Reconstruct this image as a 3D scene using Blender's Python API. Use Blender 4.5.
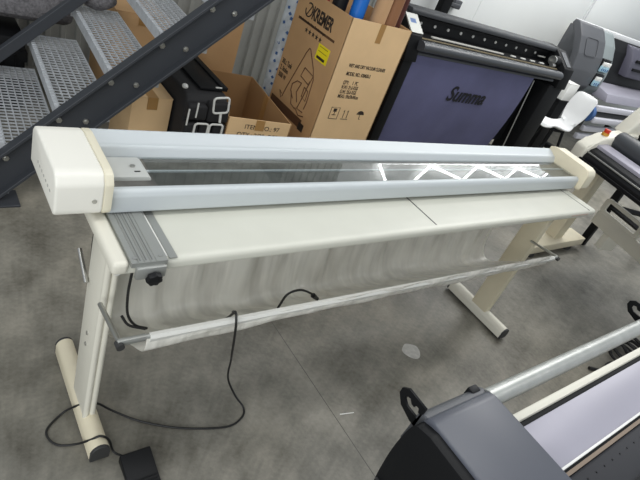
import bpy, bmesh, math, random
from mathutils import Vector, Matrix
PI = math.pi
random.seed(7)
S = bpy.context.scene
C = S.collection
for o in list(bpy.data.objects): bpy.data.objects.remove(o, do_unlink=True)

# ---------------------------------------------------------------- camera
cam_d = bpy.data.cameras.new('camera'); cam = bpy.data.objects.new('camera', cam_d); C.objects.link(cam)
cam_d.sensor_fit = 'HORIZONTAL'; cam_d.sensor_width = 36; cam_d.lens = 36*522/640; cam_d.clip_start = .02
R = Matrix(((0.78140003, 0.08642758, -0.61801639), (-0.52817556, 0.61902426, -0.58123965), (0.33233201, 0.78060184, 0.52935452)))
cam.matrix_world = Matrix.Translation((0, 0, 1.76)) @ R.to_4x4()
S.camera = cam
# ---------------------------------------------------------------- light and exposure
w = bpy.data.worlds.new('hall_light'); S.world = w; w.use_nodes = True
bg = w.node_tree.nodes['Background']; bg.inputs[0].default_value = (.88, .94, 1.0, 1); bg.inputs[1].default_value = .54
def area(name, loc, size, size_y, power, rot=(0, 0, 0), col=(1, .99, .97)):
    d = bpy.data.lights.new(name, 'AREA'); d.shape = 'RECTANGLE'; d.size = size; d.size_y = size_y; d.energy = power; d.color = col
    o = bpy.data.objects.new(name, d); C.objects.link(o); o.location = loc; o.rotation_euler = rot
    return o
area('ceiling_strip_light', (1.6, .9, 3.9), 3.6, .5, 38)
area('ceiling_strip_light', (-1.6, -.6, 3.9), .6, 3.6, 30)
area('ceiling_strip_light', (5.6, 1.6, 3.9), 3.0, .5, 38)
area('ceiling_strip_light', (3.6, -1.4, 3.9), 3.6, .5, 26)
area('ceiling_strip_light', (6.3, 2.6, 3.9), 4.0, .4, 90)  # strip added to brighten the white back wall
fill = area('front_fill_light', (-3.4, -2.6, 2.2), 4.2, 2.6, 150, col=(.97, .99, 1)); fill.rotation_euler = (Vector((1.6, 1.3, .7)) - fill.location).to_track_quat('-Z', 'Y').to_euler()  # unseen soft source added behind the camera to fill the front faces
vs = S.view_settings; vs.view_transform = 'Standard'; vs.look = 'None'; vs.exposure = 0.0; vs.gamma = 1.0; vs.use_curve_mapping = False

# ---------------------------------------------------------------- materials
def lin(c): return tuple(((v/255)/12.92 if v/255 <= .04045 else ((v/255+.055)/1.055)**2.4) for v in c)
def mat(name, rgb, rough=.5, metal=0, bump=0, bscale=60, var=0, vscale=8, emit=None, estr=0, spec=.5, alpha=1, trans=0):
    m = bpy.data.materials.new(name); m.use_nodes = True; nt = m.node_tree; b = nt.nodes['Principled BSDF']
    c = lin(rgb); b.inputs['Base Color'].default_value = (*c, 1); b.inputs['Roughness'].default_value = rough; b.inputs['Metallic'].default_value = metal
    b.inputs['Specular IOR Level'].default_value = spec; b.inputs['Alpha'].default_value = alpha; b.inputs['Transmission Weight'].default_value = trans
    tc = nt.nodes.new('ShaderNodeTexCoord')
    if var:
        n = nt.nodes.new('ShaderNodeTexNoise'); n.inputs['Scale'].default_value = vscale; n.inputs['Detail'].default_value = 5
        r = nt.nodes.new('ShaderNodeValToRGB')
        r.color_ramp.elements[0].position = .3; r.color_ramp.elements[0].color = (*[v*(1-var) for v in c], 1)
        r.color_ramp.elements[1].position = .7; r.color_ramp.elements[1].color = (*[min(1, v*(1+var)) for v in c], 1)
        nt.links.new(tc.outputs['Object'], n.inputs['Vector']); nt.links.new(n.outputs['Fac'], r.inputs['Fac']); nt.links.new(r.outputs['Color'], b.inputs['Base Color'])
    if bump:
        n = nt.nodes.new('ShaderNodeTexNoise'); n.inputs['Scale'].default_value = bscale; n.inputs['Detail'].default_value = 3
        k = nt.nodes.new('ShaderNodeBump'); k.inputs['Strength'].default_value = bump; k.inputs['Distance'].default_value = .01
        nt.links.new(tc.outputs['Object'], n.inputs['Vector']); nt.links.new(n.outputs['Fac'], k.inputs['Height']); nt.links.new(k.outputs['Normal'], b.inputs['Normal'])
    if emit:
        b.inputs['Emission Color'].default_value = (*lin(emit), 1); b.inputs['Emission Strength'].default_value = estr
    return m
M = {}
M['cream'] = mat('cream_powder_coat', (220, 217, 203), .42, bump=.03, bscale=300)
M['cream2'] = mat('aged_cream_paint', (219, 210, 184), .45, var=.05)
M['cap'] = mat('white_abs_plastic', (236, 234, 224), .4, bump=.04, bscale=400)
M['capcream'] = mat('yellowed_plastic', (224, 218, 196), .42)
M['top'] = mat('offwhite_laminate', (208, 208, 196), .42, var=.02)
M['alu'] = mat('brushed_aluminium', (194, 200, 202), .45, .1, bump=.02, bscale=200)
M['alu2'] = mat('anodised_grey', (160, 162, 158), .45, .5)
M['steel'] = mat('bare_steel', (190, 190, 186), .3, .9)
M['dark'] = mat('dark_rubber', (52, 52, 52), .6)
M['bed'] = mat('grey_cutting_bed', (96, 95, 90), .5, var=.35, vscale=14)
M['bed2'] = mat('worn_blade_guide', (112, 108, 100), .5, var=.3, vscale=22)
M['white'] = mat('white_paint', (238, 238, 234), .4)
M['black'] = mat('black_plastic', (22, 23, 25), .5, spec=.25)
M['blackmetal'] = mat('black_powder_coat', (15, 16, 18), .55, spec=.2)
M['cable'] = mat('black_rubber_cable', (26, 26, 26), .5)
M['card'] = mat('brown_cardboard', (194, 155, 110), .8, var=.05, vscale=6)
M['card2'] = mat('tan_cardboard', (222, 188, 142), .8, var=.05, vscale=5)
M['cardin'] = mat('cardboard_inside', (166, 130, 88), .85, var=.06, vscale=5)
M['tape'] = mat('packing_tape', (168, 128, 76), .35)
M['ink'] = mat('printed_ink', (46, 36, 28), .8)
M['inkbrown'] = mat('brown_print', (92, 62, 38), .8)
M['yellow'] = mat('yellow_label', (243, 224, 30), .5)
M['stringer'] = mat('anthracite_steel', (54, 57, 62), .55, var=.05)
M['galv'] = mat('galvanised_steel', (196, 199, 202), .42, .25, var=.12, vscale=30)
M['felt'] = mat('grey_felt', (104, 102, 104), .95, bump=.6, bscale=120, var=.4, vscale=60)
M['fabric'] = mat('black_fabric', (22, 22, 24), .8, bump=.2, bscale=200)
M['strap'] = mat('pale_webbing', (205, 205, 200), .6)
M['indigo'] = mat('indigo_cloth', (92, 93, 126), .75, var=.12, vscale=3, bump=.15, bscale=12)
M['summaink'] = mat('black_cloth_print', (17, 17, 24), .8)
M['greyplast'] = mat('grey_plotter_plastic', (80, 82, 86), .45)
M['greylight'] = mat('light_grey_plastic', (132, 141, 142), .45)
M['roll'] = mat('dark_grey_roller', (64, 67, 71), .4)
M['lav'] = mat('pale_lavender_platen', (163, 161, 173), .38, .1, var=.03, vscale=5)
M['cover'] = mat('charcoal_cover', (80, 83, 92), .36, bump=.02, bscale=500)
M['charcoal'] = mat('charcoal_side', (18, 19, 21), .55, spec=.2)
M['red'] = mat('red_button', (206, 58, 36), .4)
M['orange'] = mat('amber_ring', (205, 150, 60), .4)
M['blue'] = mat('blue_tube', (28, 112, 205), .4)
M['redtube'] = mat('red_tube', (170, 40, 44), .5)
M['tan'] = mat('tan_paper_tube', (190, 152, 112), .7)
M['brown'] = mat('brown_paper_tube', (140, 98, 66), .65)
M['maroon'] = mat('dark_maroon_tube', (76, 32, 24), .5)
M['plasticbag'] = mat('clear_plastic', (214, 222, 228), .25, alpha=.75, var=.25, vscale=12)
M['blueprint'] = mat('blue_print', (60, 96, 150), .5)
M['wallwhite'] = mat('white_wall_panel', (238, 241, 239), .5, var=.015, vscale=1.5)
M['rib'] = mat('ribbed_grey_panel', (150, 151, 146), .55, var=.05)
M['trim'] = mat('white_trim', (215, 217, 218), .45)
M['beige'] = mat('beige_switch', (190, 184, 168), .5)
M['cyan'] = mat('cyan_cartridge', (165, 200, 214), .4)
M['led'] = mat('led_tube', (255, 255, 255), .5, emit=(255, 255, 255), estr=9)
M['chair'] = mat('white_chair_shell', (236, 237, 237), .35)
M['mark'] = mat('pale_floor_mark', (186, 184, 178), .7, var=.15, vscale=40)
M['beigedark'] = mat('taupe_leg', (168, 158, 138), .45)

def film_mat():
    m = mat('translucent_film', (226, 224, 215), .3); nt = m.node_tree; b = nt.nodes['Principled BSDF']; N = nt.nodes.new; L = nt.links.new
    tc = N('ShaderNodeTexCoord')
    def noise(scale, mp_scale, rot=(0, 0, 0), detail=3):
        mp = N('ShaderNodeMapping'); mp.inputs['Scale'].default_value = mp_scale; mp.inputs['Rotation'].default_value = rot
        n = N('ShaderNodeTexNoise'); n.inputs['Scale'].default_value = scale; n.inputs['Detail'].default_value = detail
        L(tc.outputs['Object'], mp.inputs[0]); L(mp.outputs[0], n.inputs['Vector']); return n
    n1 = noise(7, (1.6, 1, .5)); n2 = noise(9, (1.7, .5, .2), (0, .35, 0), 2)      # film haze, and light streaks along the creases put into the opacity
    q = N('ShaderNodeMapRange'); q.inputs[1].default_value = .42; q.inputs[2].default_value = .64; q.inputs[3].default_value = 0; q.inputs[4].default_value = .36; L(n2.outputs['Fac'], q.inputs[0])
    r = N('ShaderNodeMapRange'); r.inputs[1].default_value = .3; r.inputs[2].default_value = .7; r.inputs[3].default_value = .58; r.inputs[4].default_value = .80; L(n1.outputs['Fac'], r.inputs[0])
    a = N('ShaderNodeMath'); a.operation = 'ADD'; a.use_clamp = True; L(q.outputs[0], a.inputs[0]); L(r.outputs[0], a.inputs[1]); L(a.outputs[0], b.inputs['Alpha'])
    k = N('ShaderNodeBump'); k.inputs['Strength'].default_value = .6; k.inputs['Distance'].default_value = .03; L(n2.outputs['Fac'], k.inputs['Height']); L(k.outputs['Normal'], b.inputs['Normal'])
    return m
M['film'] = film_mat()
M['hem'] = mat('film_hem_plastic', (216, 216, 210), .3)
def clear_mat():
    m = bpy.data.materials.new('clear_acrylic'); m.use_nodes = True; nt = m.node_tree
    for n in list(nt.nodes):
        if n.type != 'OUTPUT_MATERIAL': nt.nodes.remove(n)
    out = [n for n in nt.nodes if n.type == 'OUTPUT_MATERIAL'][0]
    t = nt.nodes.new('ShaderNodeBsdfTransparent'); t.inputs[0].default_value = (.86, .88, .88, 1)
    g = nt.nodes.new('ShaderNodeBsdfGlossy'); g.inputs['Roughness'].default_value = .004
    f = nt.nodes.new('ShaderNodeFresnel'); f.inputs[0].default_value = 1.75
    x = nt.nodes.new('ShaderNodeMixShader')
    ge = nt.nodes.new('ShaderNodeNewGeometry'); fb = nt.nodes.new('ShaderNodeMath'); fb.operation = 'SUBTRACT'; fb.inputs[0].default_value = 1; nt.links.new(ge.outputs['Backfacing'], fb.inputs[1]); fm = nt.nodes.new('ShaderNodeMath'); fm.operation = 'MULTIPLY'; nt.links.new(f.outputs[0], fm.inputs[0]); nt.links.new(fb.outputs[0], fm.inputs[1]); nt.links.new(fm.outputs[0], x.inputs[0]); nt.links.new(t.outputs[0], x.inputs[1]); nt.links.new(g.outputs[0], x.inputs[2]); nt.links.new(x.outputs[0], out.inputs[0])
    return m
M['clear'] = clear_mat()
def floor_mat():
    m = mat('polished_concrete', (112, 111, 107), .42, spec=.35); nt = m.node_tree; b = nt.nodes['Principled BSDF']; N = nt.nodes.new; L = nt.links.new
    tc = N('ShaderNodeTexCoord')
    n1 = N('ShaderNodeTexNoise'); n1.inputs['Scale'].default_value = 1.7; n1.inputs['Detail'].default_value = 8; n1.inputs['Roughness'].default_value = .62
    n2 = N('ShaderNodeTexNoise'); n2.inputs['Scale'].default_value = 7; n2.inputs['Detail'].default_value = 7; n2.inputs['Roughness'].default_value = .7
    for n in (n1, n2): L(tc.outputs['Object'], n.inputs['Vector'])
    a = N('ShaderNodeMath'); a.operation = 'MULTIPLY_ADD'; a.inputs[1].default_value = .45; L(n2.outputs['Fac'], a.inputs[0])
    q = N('ShaderNodeMath'); q.operation = 'MULTIPLY'; q.inputs[1].default_value = .6; L(n1.outputs['Fac'], q.inputs[0]); n3 = N('ShaderNodeTexNoise'); n3.inputs['Scale'].default_value = 55; n3.inputs['Detail'].default_value = 4; L(tc.outputs['Object'], n3.inputs['Vector']); q3 = N('ShaderNodeMath'); q3.operation = 'MULTIPLY_ADD'; q3.inputs[1].default_value = .16; L(n3.outputs['Fac'], q3.inputs[0]); L(q.outputs[0], q3.inputs[2]); q4 = N('ShaderNodeMath'); q4.operation = 'SUBTRACT'; q4.inputs[1].default_value = .08; L(q3.outputs[0], q4.inputs[0]); L(q4.outputs[0], a.inputs[2])
    r = N('ShaderNodeValToRGB'); e = r.color_ramp.elements
    e[0].position = .34; e[0].color = (*lin((80, 77, 69)), 1); e[1].position = .72; e[1].color = (*lin((160, 156, 146)), 1)
    k = e.new(.5); k.color = (*lin((120, 118, 110)), 1)
    L(a.outputs[0], r.inputs[0])
    sp = N('ShaderNodeSeparateXYZ'); L(tc.outputs['Object'], sp.inputs[0])          # saw-cut joint along the depth of the hall
    s = N('ShaderNodeMath'); s.operation = 'SUBTRACT'; s.inputs[1].default_value = 1.372; L(sp.outputs[0], s.inputs[0])
    ab = N('ShaderNodeMath'); ab.operation = 'ABSOLUTE'; L(s.outputs[0], ab.inputs[0])
    lt = N('ShaderNodeMath'); lt.operation = 'LESS_THAN'; lt.inputs[1].default_value = .0018; L(ab.outputs[0], lt.inputs[0])
    mx = N('ShaderNodeMix'); mx.data_type = 'RGBA'; L(lt.outputs[0], mx.inputs[0])
    n5 = N('ShaderNodeTexNoise'); n5.inputs['Scale'].default_value = .55; n5.inputs['Detail'].default_value = 2; L(tc.outputs['Object'], n5.inputs['Vector'])
    m5 = N('ShaderNodeMapRange'); m5.inputs[1].default_value = .42; m5.inputs[2].default_value = .62; L(n5.outputs['Fac'], m5.inputs[0])
    tn = N('ShaderNodeMix'); tn.data_type = 'RGBA'; tn.blend_type = 'MULTIPLY'; L(m5.outputs[0], tn.inputs[0]); L(r.outputs[0], tn.inputs[6]); tn.inputs[7].default_value = (1.0, .97, .90, 1)
    L(tn.outputs[2], mx.inputs[6]); mx.inputs[7].default_value = (*lin((84, 83, 78)), 1)
    L(mx.outputs[2], b.inputs['Base Color'])
    rr = N('ShaderNodeMapRange'); rr.inputs[3].default_value = .36; rr.inputs[4].default_value = .6; L(n2.outputs['Fac'], rr.inputs[0]); L(rr.outputs[0], b.inputs['Roughness'])
    return m
M['floor'] = floor_mat()

# ---------------------------------------------------------------- mesh helpers
def wm(o):
    m = o.matrix_basis.copy(); p = o.parent
    while p: m = p.matrix_basis @ m; p = p.parent
    return m
class MB:
    def __init__(s): s.bm = bmesh.new()
    def box(s, x0, x1, y0, y1, z0, z1, bev=0, seg=2, mtx=None):
        v = [s.bm.verts.new((x, y, z)) for x in (x0, x1) for y in (y0, y1) for z in (z0, z1)]
        f = [s.bm.faces.new([v[i] for i in q]) for q in ((0, 1, 3, 2), (4, 6, 7, 5), (0, 4, 5, 1), (2, 3, 7, 6), (0, 2, 6, 4), (1, 5, 7, 3))]
        s._fin(f, bev, seg, mtx); return s
    def _fin(s, f, bev, seg, mtx):
        vs = list({v for q in f for v in q.verts})
        if mtx: bmesh.ops.transform(s.bm, matrix=mtx, verts=vs)
        if bev:
            es = list({e for q in f for e in q.edges})
            bmesh.ops.bevel(s.bm, geom=es, offset=bev, segments=seg, profile=.5, affect='EDGES', clamp_overlap=True)
    def prism(s, pts, axis, a0, a1, bev=0, seg=2, mtx=None):
        # pts: 2D outline; axis x -> (y,z), y -> (x,z), z -> (x,y)
        def mk(p, a): return {'x': (a, p[0], p[1]), 'y': (p[0], a, p[1]), 'z': (p[0], p[1], a)}[axis]
        A = [s.bm.verts.new(mk(p, a0)) for p in pts]; B = [s.bm.verts.new(mk(p, a1)) for p in pts]; n = len(pts)
        f = [s.bm.faces.new(A), s.bm.faces.new(B[::-1])] + [s.bm.faces.new((A[i], B[i], B[(i+1) % n], A[(i+1) % n])) for i in range(n)]
        s._fin(f, bev, seg, mtx); return s
    def tube(s, pts, r, n=10, cap=True, r1=None):
        pts = [Vector(p) for p in pts]; rings = []; up = None; N_ = len(pts)
        for i, p in enumerate(pts):
            t = (pts[min(i+1, N_-1)] - pts[max(i-1, 0)]).normalized()
            if up is None:
                up = Vector((0, 0, 1)) if abs(t.z) < .9 else Vector((1, 0, 0))
            a = t.cross(up).normalized(); b = a.cross(t).normalized(); up = b
            rad = r if r1 is None else r + (r1-r)*i/(N_-1)
            rings.append([s.bm.verts.new(p + (a*math.cos(2*PI*k/n) + b*math.sin(2*PI*k/n))*rad) for k in range(n)])
        for A, B in zip(rings, rings[1:]):
            for k in range(n): s.bm.faces.new((A[k], A[(k+1) % n], B[(k+1) % n], B[k]))
        if cap: s.bm.faces.new(rings[0][::-1]); s.bm.faces.new(rings[-1])
        return s
    def cyl(s, p0, p1, r, n=20, r1=None): return s.tube([p0, p1], r, n, True, r1)
    def pipe(s, p0, p1, r, ri, n=24):
        d = Vector(p1) - Vector(p0); t = d.normalized(); up = Vector((0, 0, 1)) if abs(t.z) < .9 else Vector((1, 0, 0))
        a = t.cross(up).normalized(); b = a.cross(t); Q = []
        for P, q in ((p0, r), (p1, r), (p1, ri), (p0, ri)):
            Q.append([s.bm.verts.new(Vector(P) + (a*math.cos(2*PI*k/n) + b*math.sin(2*PI*k/n))*q) for k in range(n)])
        for i in range(4):
            A, B = Q[i], Q[(i+1) % 4]
            for k in range(n): s.bm.faces.new((A[k], A[(k+1) % n], B[(k+1) % n], B[k]))
        return s
    def ball(s, c, r, sc=(1, 1, 1), sub=3):
        bmesh.ops.create_icosphere(s.bm, subdivisions=sub, radius=r, matrix=Matrix.Translation(c) @ Matrix.Diagonal((*sc, 1))); return s
    def grid(s, fn, nu, nv, thick=0):
        V = [[s.bm.verts.new(fn(i/nu, j/nv)) for j in range(nv+1)] for i in range(nu+1)]
        f = [s.bm.faces.new((V[i][j], V[i+1][j], V[i+1][j+1], V[i][j+1])) for i in range(nu) for j in range(nv)]
        if thick:
            bmesh.ops.recalc_face_normals(s.bm, faces=f); bmesh.ops.solidify(s.bm, geom=f, thickness=thick)
        return s
    def build(s, name, m, parent=None, local=False, smooth=True, kind=None, label=None):
        bmesh.ops.recalc_face_normals(s.bm, faces=s.bm.faces[:])
        me = bpy.data.meshes.new(name); o = bpy.data.objects.new(name, me); C.objects.link(o)
        if parent is not None:
            if not local: bmesh.ops.transform(s.bm, matrix=wm(parent).inverted(), verts=s.bm.verts[:])
        s.bm.to_mesh(me); s.bm.free()
        if smooth:
            for p in me.polygons: p.use_smooth = True
            me.set_sharp_from_angle(angle=math.radians(32))
        if m is not None: me.materials.append(M[m] if isinstance(m, str) else m)
        if parent is not None: o.parent = parent
        if kind: o['kind'] = kind
        if label: o['label'] = label
        return o
def thing(name, label, cat, loc=(0, 0, 0), rz=0, group=None):
    o = bpy.data.objects.new(name, None); C.objects.link(o); o.location = loc; o.rotation_euler = (0, 0, rz); o.empty_display_size = .1
    o['label'] = label; o['category'] = cat
    if group: o['group'] = group
    return o
def tag(o, label, cat, group=None, kind=None):
    o['label'] = label; o['category'] = cat
    if group: o['group'] = group
    if kind: o['kind'] = kind
    return o
def struct(mb, name, m): return mb.build(name, m, kind='structure')
def curve_mesh(cu):
    o = bpy.data.objects.new('tmp', cu); C.objects.link(o); dg = bpy.context.evaluated_depsgraph_get(); dg.update()
    me = bpy.data.meshes.new_from_object(o.evaluated_get(dg)); bpy.data.objects.remove(o); return me
def text(body, size, org, xd, yd, m, parent, name='lettering', bold=0, shear=0, stretch=1, align='LEFT', depth=.0006):
    cu = bpy.data.curves.new('txt', 'FONT'); cu.body = body; cu.size = size; cu.extrude = depth; cu.offset = bold; cu.shear = shear; cu.align_x = align
    me = curve_mesh(cu); xd = Vector(xd).normalized(); yd = Vector(yd).normalized(); zd = xd.cross(yd)
    mt = Matrix((( *xd*stretch, 0), (*yd, 0), (*zd, 0), (0, 0, 0, 1))).transposed(); mt = Matrix.Translation(Vector(org)+zd*depth) @ mt
    me.transform(wm(parent).inverted() @ mt); me.materials.clear(); me.materials.append(M[m])
    o = bpy.data.objects.new(name, me); C.objects.link(o); o.parent = parent; return o
def holed(outer, holes, depth):
    # flat plate outline with cut-outs, extruded; returns mesh in XY
    cu = bpy.data.curves.new('pl', 'CURVE'); cu.dimensions = '2D'; cu.fill_mode = 'BOTH'; cu.extrude = depth/2
    for L in [outer] + holes:
        sp = cu.splines.new('POLY'); sp.points.add(len(L)-1); sp.use_cyclic_u = True
        for p, q in zip(sp.points, L): p.co = (q[0], q[1], 0, 1)
    return curve_mesh(cu)
def rrect(w_, h_, r, n=5, cx=0, cy=0):
    P = []
    for (sx, sy, a) in ((1, 1, 0), (-1, 1, 90), (-1, -1, 180), (1, -1, 270)):
        for k in range(n+1):
            t = math.radians(a + 90*k/n); P.append((cx+sx*(w_/2-r)+r*math.cos(t), cy+sy*(h_/2-r)+r*math.sin(t)))
    return P
def spline(P, n=8):
    P = [Vector(p) for p in P]; Q = [P[0]*2-P[1]] + P + [P[-1]*2-P[-2]]; out = []
    for i in range(1, len(Q)-2):
        for k in range(n):
            t = k/n; a, b, c, d = Q[i-1:i+3]
            out.append(.5*((2*b) + (c-a)*t + (2*a-5*b+4*c-d)*t*t + (3*b-a-3*c+d)*t**3))
    out.append(P[-1]); return out

# ================================================================ THE SETTING
struct(MB().box(-5, 14, -5, 4.6, -.1, 0), 'floor', 'floor')
def ribbed():
    mb = MB(); P = []; x = -3.0
    while x < 4.28:
        P += [(x, 4.20), (x+.055, 4.20), (x+.065, 4.182), (x+.095, 4.182)]; x += .104
    mb.prism([(-3, 4.35)] + P + [(x, 4.35)], 'z', 0, 3.3); return mb
struct(ribbed(), 'wall_back', 'rib')
E = 4.31
struct(MB().box(7.64, 7.68, 4.2005, 4.35, 0, 3.3), 'trim_2', 'dark')
for i, (a, b) in enumerate(((E, 5.385), (5.391, 7.645), (7.675, 9.6), (9.606, 13))):
    struct(MB().box(a, b, 4.2, 4.35, 0, 3.3, .003), 'wall_back', 'wallwhite')
struct(MB().box(7.615, 7.65, 4.175, 4.2, 0, 3.3, .004), 'trim_1', 'trim')
# LED light on the back wall, above the picture
lt = thing('zigzag_wall_light', 'white zigzag LED tube light mounted high on the white wall', 'light', (7.4, 4.2, 2.9))
MB().tube([(4.85, 4.13, 2.695), (10.0, 4.13, 2.725)], .018, 10).build('straight_tube', 'led', lt)
MB().tube([(4.84, 4.13, 2.695), (5.144, 4.13, 3.005)], .018, 10).build('end_tube', 'led', lt)
zz = [(5.70, 3.0), (5.90, 2.742), (6.85, 3.004), (7.03, 2.748), (8.02, 2.997), (8.19, 2.786), (9.20, 3.005), (9.42, 2.788), (10.0, 2.92)]
for a, b in zip(zz, zz[1:]): MB().tube([(a[0], 4.13, a[1]), (b[0], 4.13, b[1])], .018, 10).build('zigzag_tube', 'led', lt)
MB().box(4.8, 10.05, 4.16, 4.199, 2.67, 2.73, .004).build('mounting_rail', 'trim', lt)

# ================================================================ ROTARY TRIMMER ON STAND
tr = thing('rotary_trimmer', 'long cream rotary paper trimmer on a T-foot stand with a clear waste catcher', 'paper trimmer', (1.66, 1.15, 0))
T = lambda mb, name, m, p=tr, **k: mb.build(name, m, p, **k)
# tabletop with rolled front edge
tt = T(MB().prism([(.952, .852), (.952, .872), (.958, .881), (.97, .884), (1.44, .884), (1.44, .845), (.96, .845)], 'x', .398, 2.938, .004, 2), 'tabletop', 'top')
T(MB().box(1.607, 1.613, .975, 1.45, .8835, .8848), 'table_seam', 'dark', tt)
T(MB().box(2.866, 2.870, .96, 1.45, .8835, .8848), 'table_seam', 'dark', tt)
T(MB().box(2.68, 2.86, .9512, .9522, .862, .870), 'edge_sticker', mat('faded_sticker', (196, 176, 164), .5), tt)
T(MB().box(.378, .42, .945, 1.44, .852, .892, .012, 3), 'table_side_rail', 'cream')
# aluminium side gauge with grooves, ruler and clamp knob
ga = T(MB().prism([(.42, .882), (.42, .896), (.434, .896), (.436, .894), (.438, .896), (.449, .896), (.451, .894), (.453, .896), (.464, .896), (.466, .894), (.468, .896), (.479, .896), (.481, .894), (.483, .896), (.511, .896), (.511, .882)], 'y', .937, 1.2), 'side_gauge', 'alu2')
for gx in (.442, .457, .472): T(MB().box(gx-.0012, gx+.0012, .945, 1.2, .8962, .8972), 'gauge_groove', mat('groove_shadow', (110, 112, 110), .5), ga)
for gx, gy in ((.432, .955), (.497, .955)): T(MB().cyl((gx, gy, .896), (gx, gy, .8985), .005, 12), 'gauge_screw', 'steel', ga)
T(MB().box(.43, .508, .925, .942, .848, .886, .006), 'gauge_clamp', 'alu2', ga)
T(MB().box(.518, .521, .965, 1.2, .884, .8855), 'ruler_edge', 'white', ga)
T(MB().box(.523, .545, .955, 1.2, .884, .8862), 'steel_ruler', 'alu2', ga)
def knob(c, d, r, m, par, name='knob', lobes=7):
    mb = MB(); c = Vector(c); d = Vector(d).normalized(); up = Vector((1, 0, 0)) if abs(d.x) < .9 else Vector((0, 0, 1)); a = d.cross(up).normalized(); b = d.cross(a)
    rings = []
    for t, q in ((0, .6), (.15, .95), (.6, 1), (.8, .9), (.9, .5)):
        rings.append([mb.bm.verts.new(c + d*t*r*1.1 + (a*math.cos(2*PI*k/42) + b*math.sin(2*PI*k/42))*r*q*(1+.09*math.cos(lobes*2*PI*k/42))) for k in range(42)])
    for A, B in zip(rings, rings[1:]):
        for k in range(42): mb.bm.faces.new((A[k], A[(k+1) % 42], B[(k+1) % 42], B[k]))
    mb.bm.faces.new(rings[0]); mb.bm.faces.new(rings[-1]); return mb.build(name, m, par)
knob((.474, .926, .858), (0, -1, -.15), .02, 'black', ga, 'clamp_knob')
# cutter beam
fr = T(MB().prism([(1.145, .896), (1.138, .903), (1.138, .950), (1.143, .962), (1.151, .968), (1.163, .968), (1.170, .962), (1.174, .896)], 'x', .419, 2.965, .003, 2), 'front_rail', 'alu')
rr_ = T(MB().prism([(1.322, .897), (1.322, .962), (1.334, .986), (1.340, .991), (1.348, .992), (1.385, 1.012), (1.39, 1.014), (1.397, 1.006), (1.40, .897)], 'x', .419, 2.972, .003, 2), 'rear_rail', 'alu')
T(MB().box(.42, 2.972, 1.17, 1.323, .885, .953), 'cutting_bed', 'bed')
T(MB().box(.42, 2.972, 1.252, 1.260, .952, .9575), 'blade_strip', 'alu')
T(MB().box(.42, 2.972, 1.260, 1.323, .952, .9555), 'blade_guide', 'bed2')
T(MB().box(.56, 2.968, 1.172, 1.323, .9585, .962), 'clear_clamp_strip', 'clear')
ch = T(MB().prism([(.435, .9), (.435, .957), (.443, .966), (.545, .966), (.555, .957), (.555, .9)], 'y', 1.212, 1.318, .005, 2), 'cutter_carriage', mat('carriage_grey', (186, 188, 184), .45))
T(MB().cyl((.515, 1.265, .965), (.515, 1.265, .970), .007, 14), 'carriage_screw', 'steel', ch)
T(MB().box(.512, .528, 1.236, 1.239, .9655, .9685), 'carriage_slot', 'dark', ch)
# end caps
def cap(x0, x1, pr, name, m): return T(MB().prism(pr, 'x', x0, x1, .014, 4), name, m)
pc = [(1.125, .912), (1.118, .925), (1.12, 1.0), (1.134, 1.024), (1.152, 1.030), (1.335, 1.034), (1.365, 1.028), (1.38, 1.012), (1.388, .912)]
lc = cap(.283, .398, pc, 'end_cap', 'cap')
T(MB().prism([(y*1.0, z) for y, z in pc], 'x', .397, .420, .004, 2), 'end_cap_collar', 'capcream')
T(MB().cyl((.375, 1.123, .955), (.375, 1.116, .955), .006, 12), 'cap_screw', 'steel', lc)
for k in range(7): T(MB().box(  .2815, .284, 1.16+.022*k, 1.167+.022*k, .958, .964), 'vent_slot', mat('slot_grey', (176, 176, 170), .6), lc)
rc = cap(2.986, 3.084, [(1.125, .905), (1.117, .92), (1.119, .995), (1.133, 1.018), (1.16, 1.024), (1.36, 1.034), (1.39, 1.02), (1.395, .905)], 'end_cap', 'capcream')
T(MB().prism([(1.117, .905), (1.110, .92), (1.112, .995), (1.13, 1.022), (1.16, 1.030), (1.36, 1.040), (1.392, 1.028), (1.40, .905)], 'x', 2.971, 2.987, .003, 2), 'end_cap_collar', 'cream2')
# stand
def stand(x0, x1, name, dark):
    f0, f1, g0, g1 = (.962, 1.445, 1.095, 1.225) if not dark else (.885, 1.33, 1.04, 1.155)
    lg = T(MB().prism([(g0, .06), (g0, .845), (g1, .845), (g1, .06)], 'x', x0, x1, .006, 2), name, 'cream' if not dark else 'cream2')
    if not dark:
        for dx in (.008, .028): T(MB().tube([(x0+dx, g0-.002, .07), (x0+dx, g0-.002, .84)], .0105, 12), 'leg_bead', 'cream', lg)
        for z in (.42, .37): T(MB().cyl((x0-.003, 1.16, z), (x0+.002, 1.16, z), .007, 12), 'leg_screw', 'steel', lg)
        T(MB().cyl((x0-.003, 1.13, .80), (x0+.002, 1.13, .80), .008, 12), 'leg_screw', 'steel', lg)
        T(MB().cyl((x0+.028, 1.09, .745), (x0+.028, 1.075, .745), .013, 16), 'leg_plug', 'white', lg)
    xc = (x0+x1)/2+(.004 if not dark else 0); w_ = .031
    pr = [(xc-w_, .012), (xc-w_, .05)] + [(xc-w_*math.cos(t), .05+.034*math.sin(t)) for t in [PI*k/10 for k in range(1, 10)]] + [(xc+w_, .05), (xc+w_, .012)]
    ft = T(MB().prism(pr, 'y', f0, f1, .003, 1), 'foot_bar', 'cream2' if not dark else 'cream', lg)
    for (a, b) in ((f0-.010, f0+.002), (f1-.002, f1+.008)): T(MB().prism(pr, 'y', a, b, .002, 1), 'foot_end_plug', 'dark', lg)
    for y in (f0+.04, f1-.04): T(MB().cyl((xc, y, 0), (xc, y, .013), .022, 16), 'foot_glide', 'dark', lg)
stand(.418, .454, 'leg', False); stand(2.70, 2.75, 'leg', True)
T(MB().box(.47, 2.70, 1.36, 1.40, .72, .845, .004), 'cross_beam', 'cream')
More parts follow.
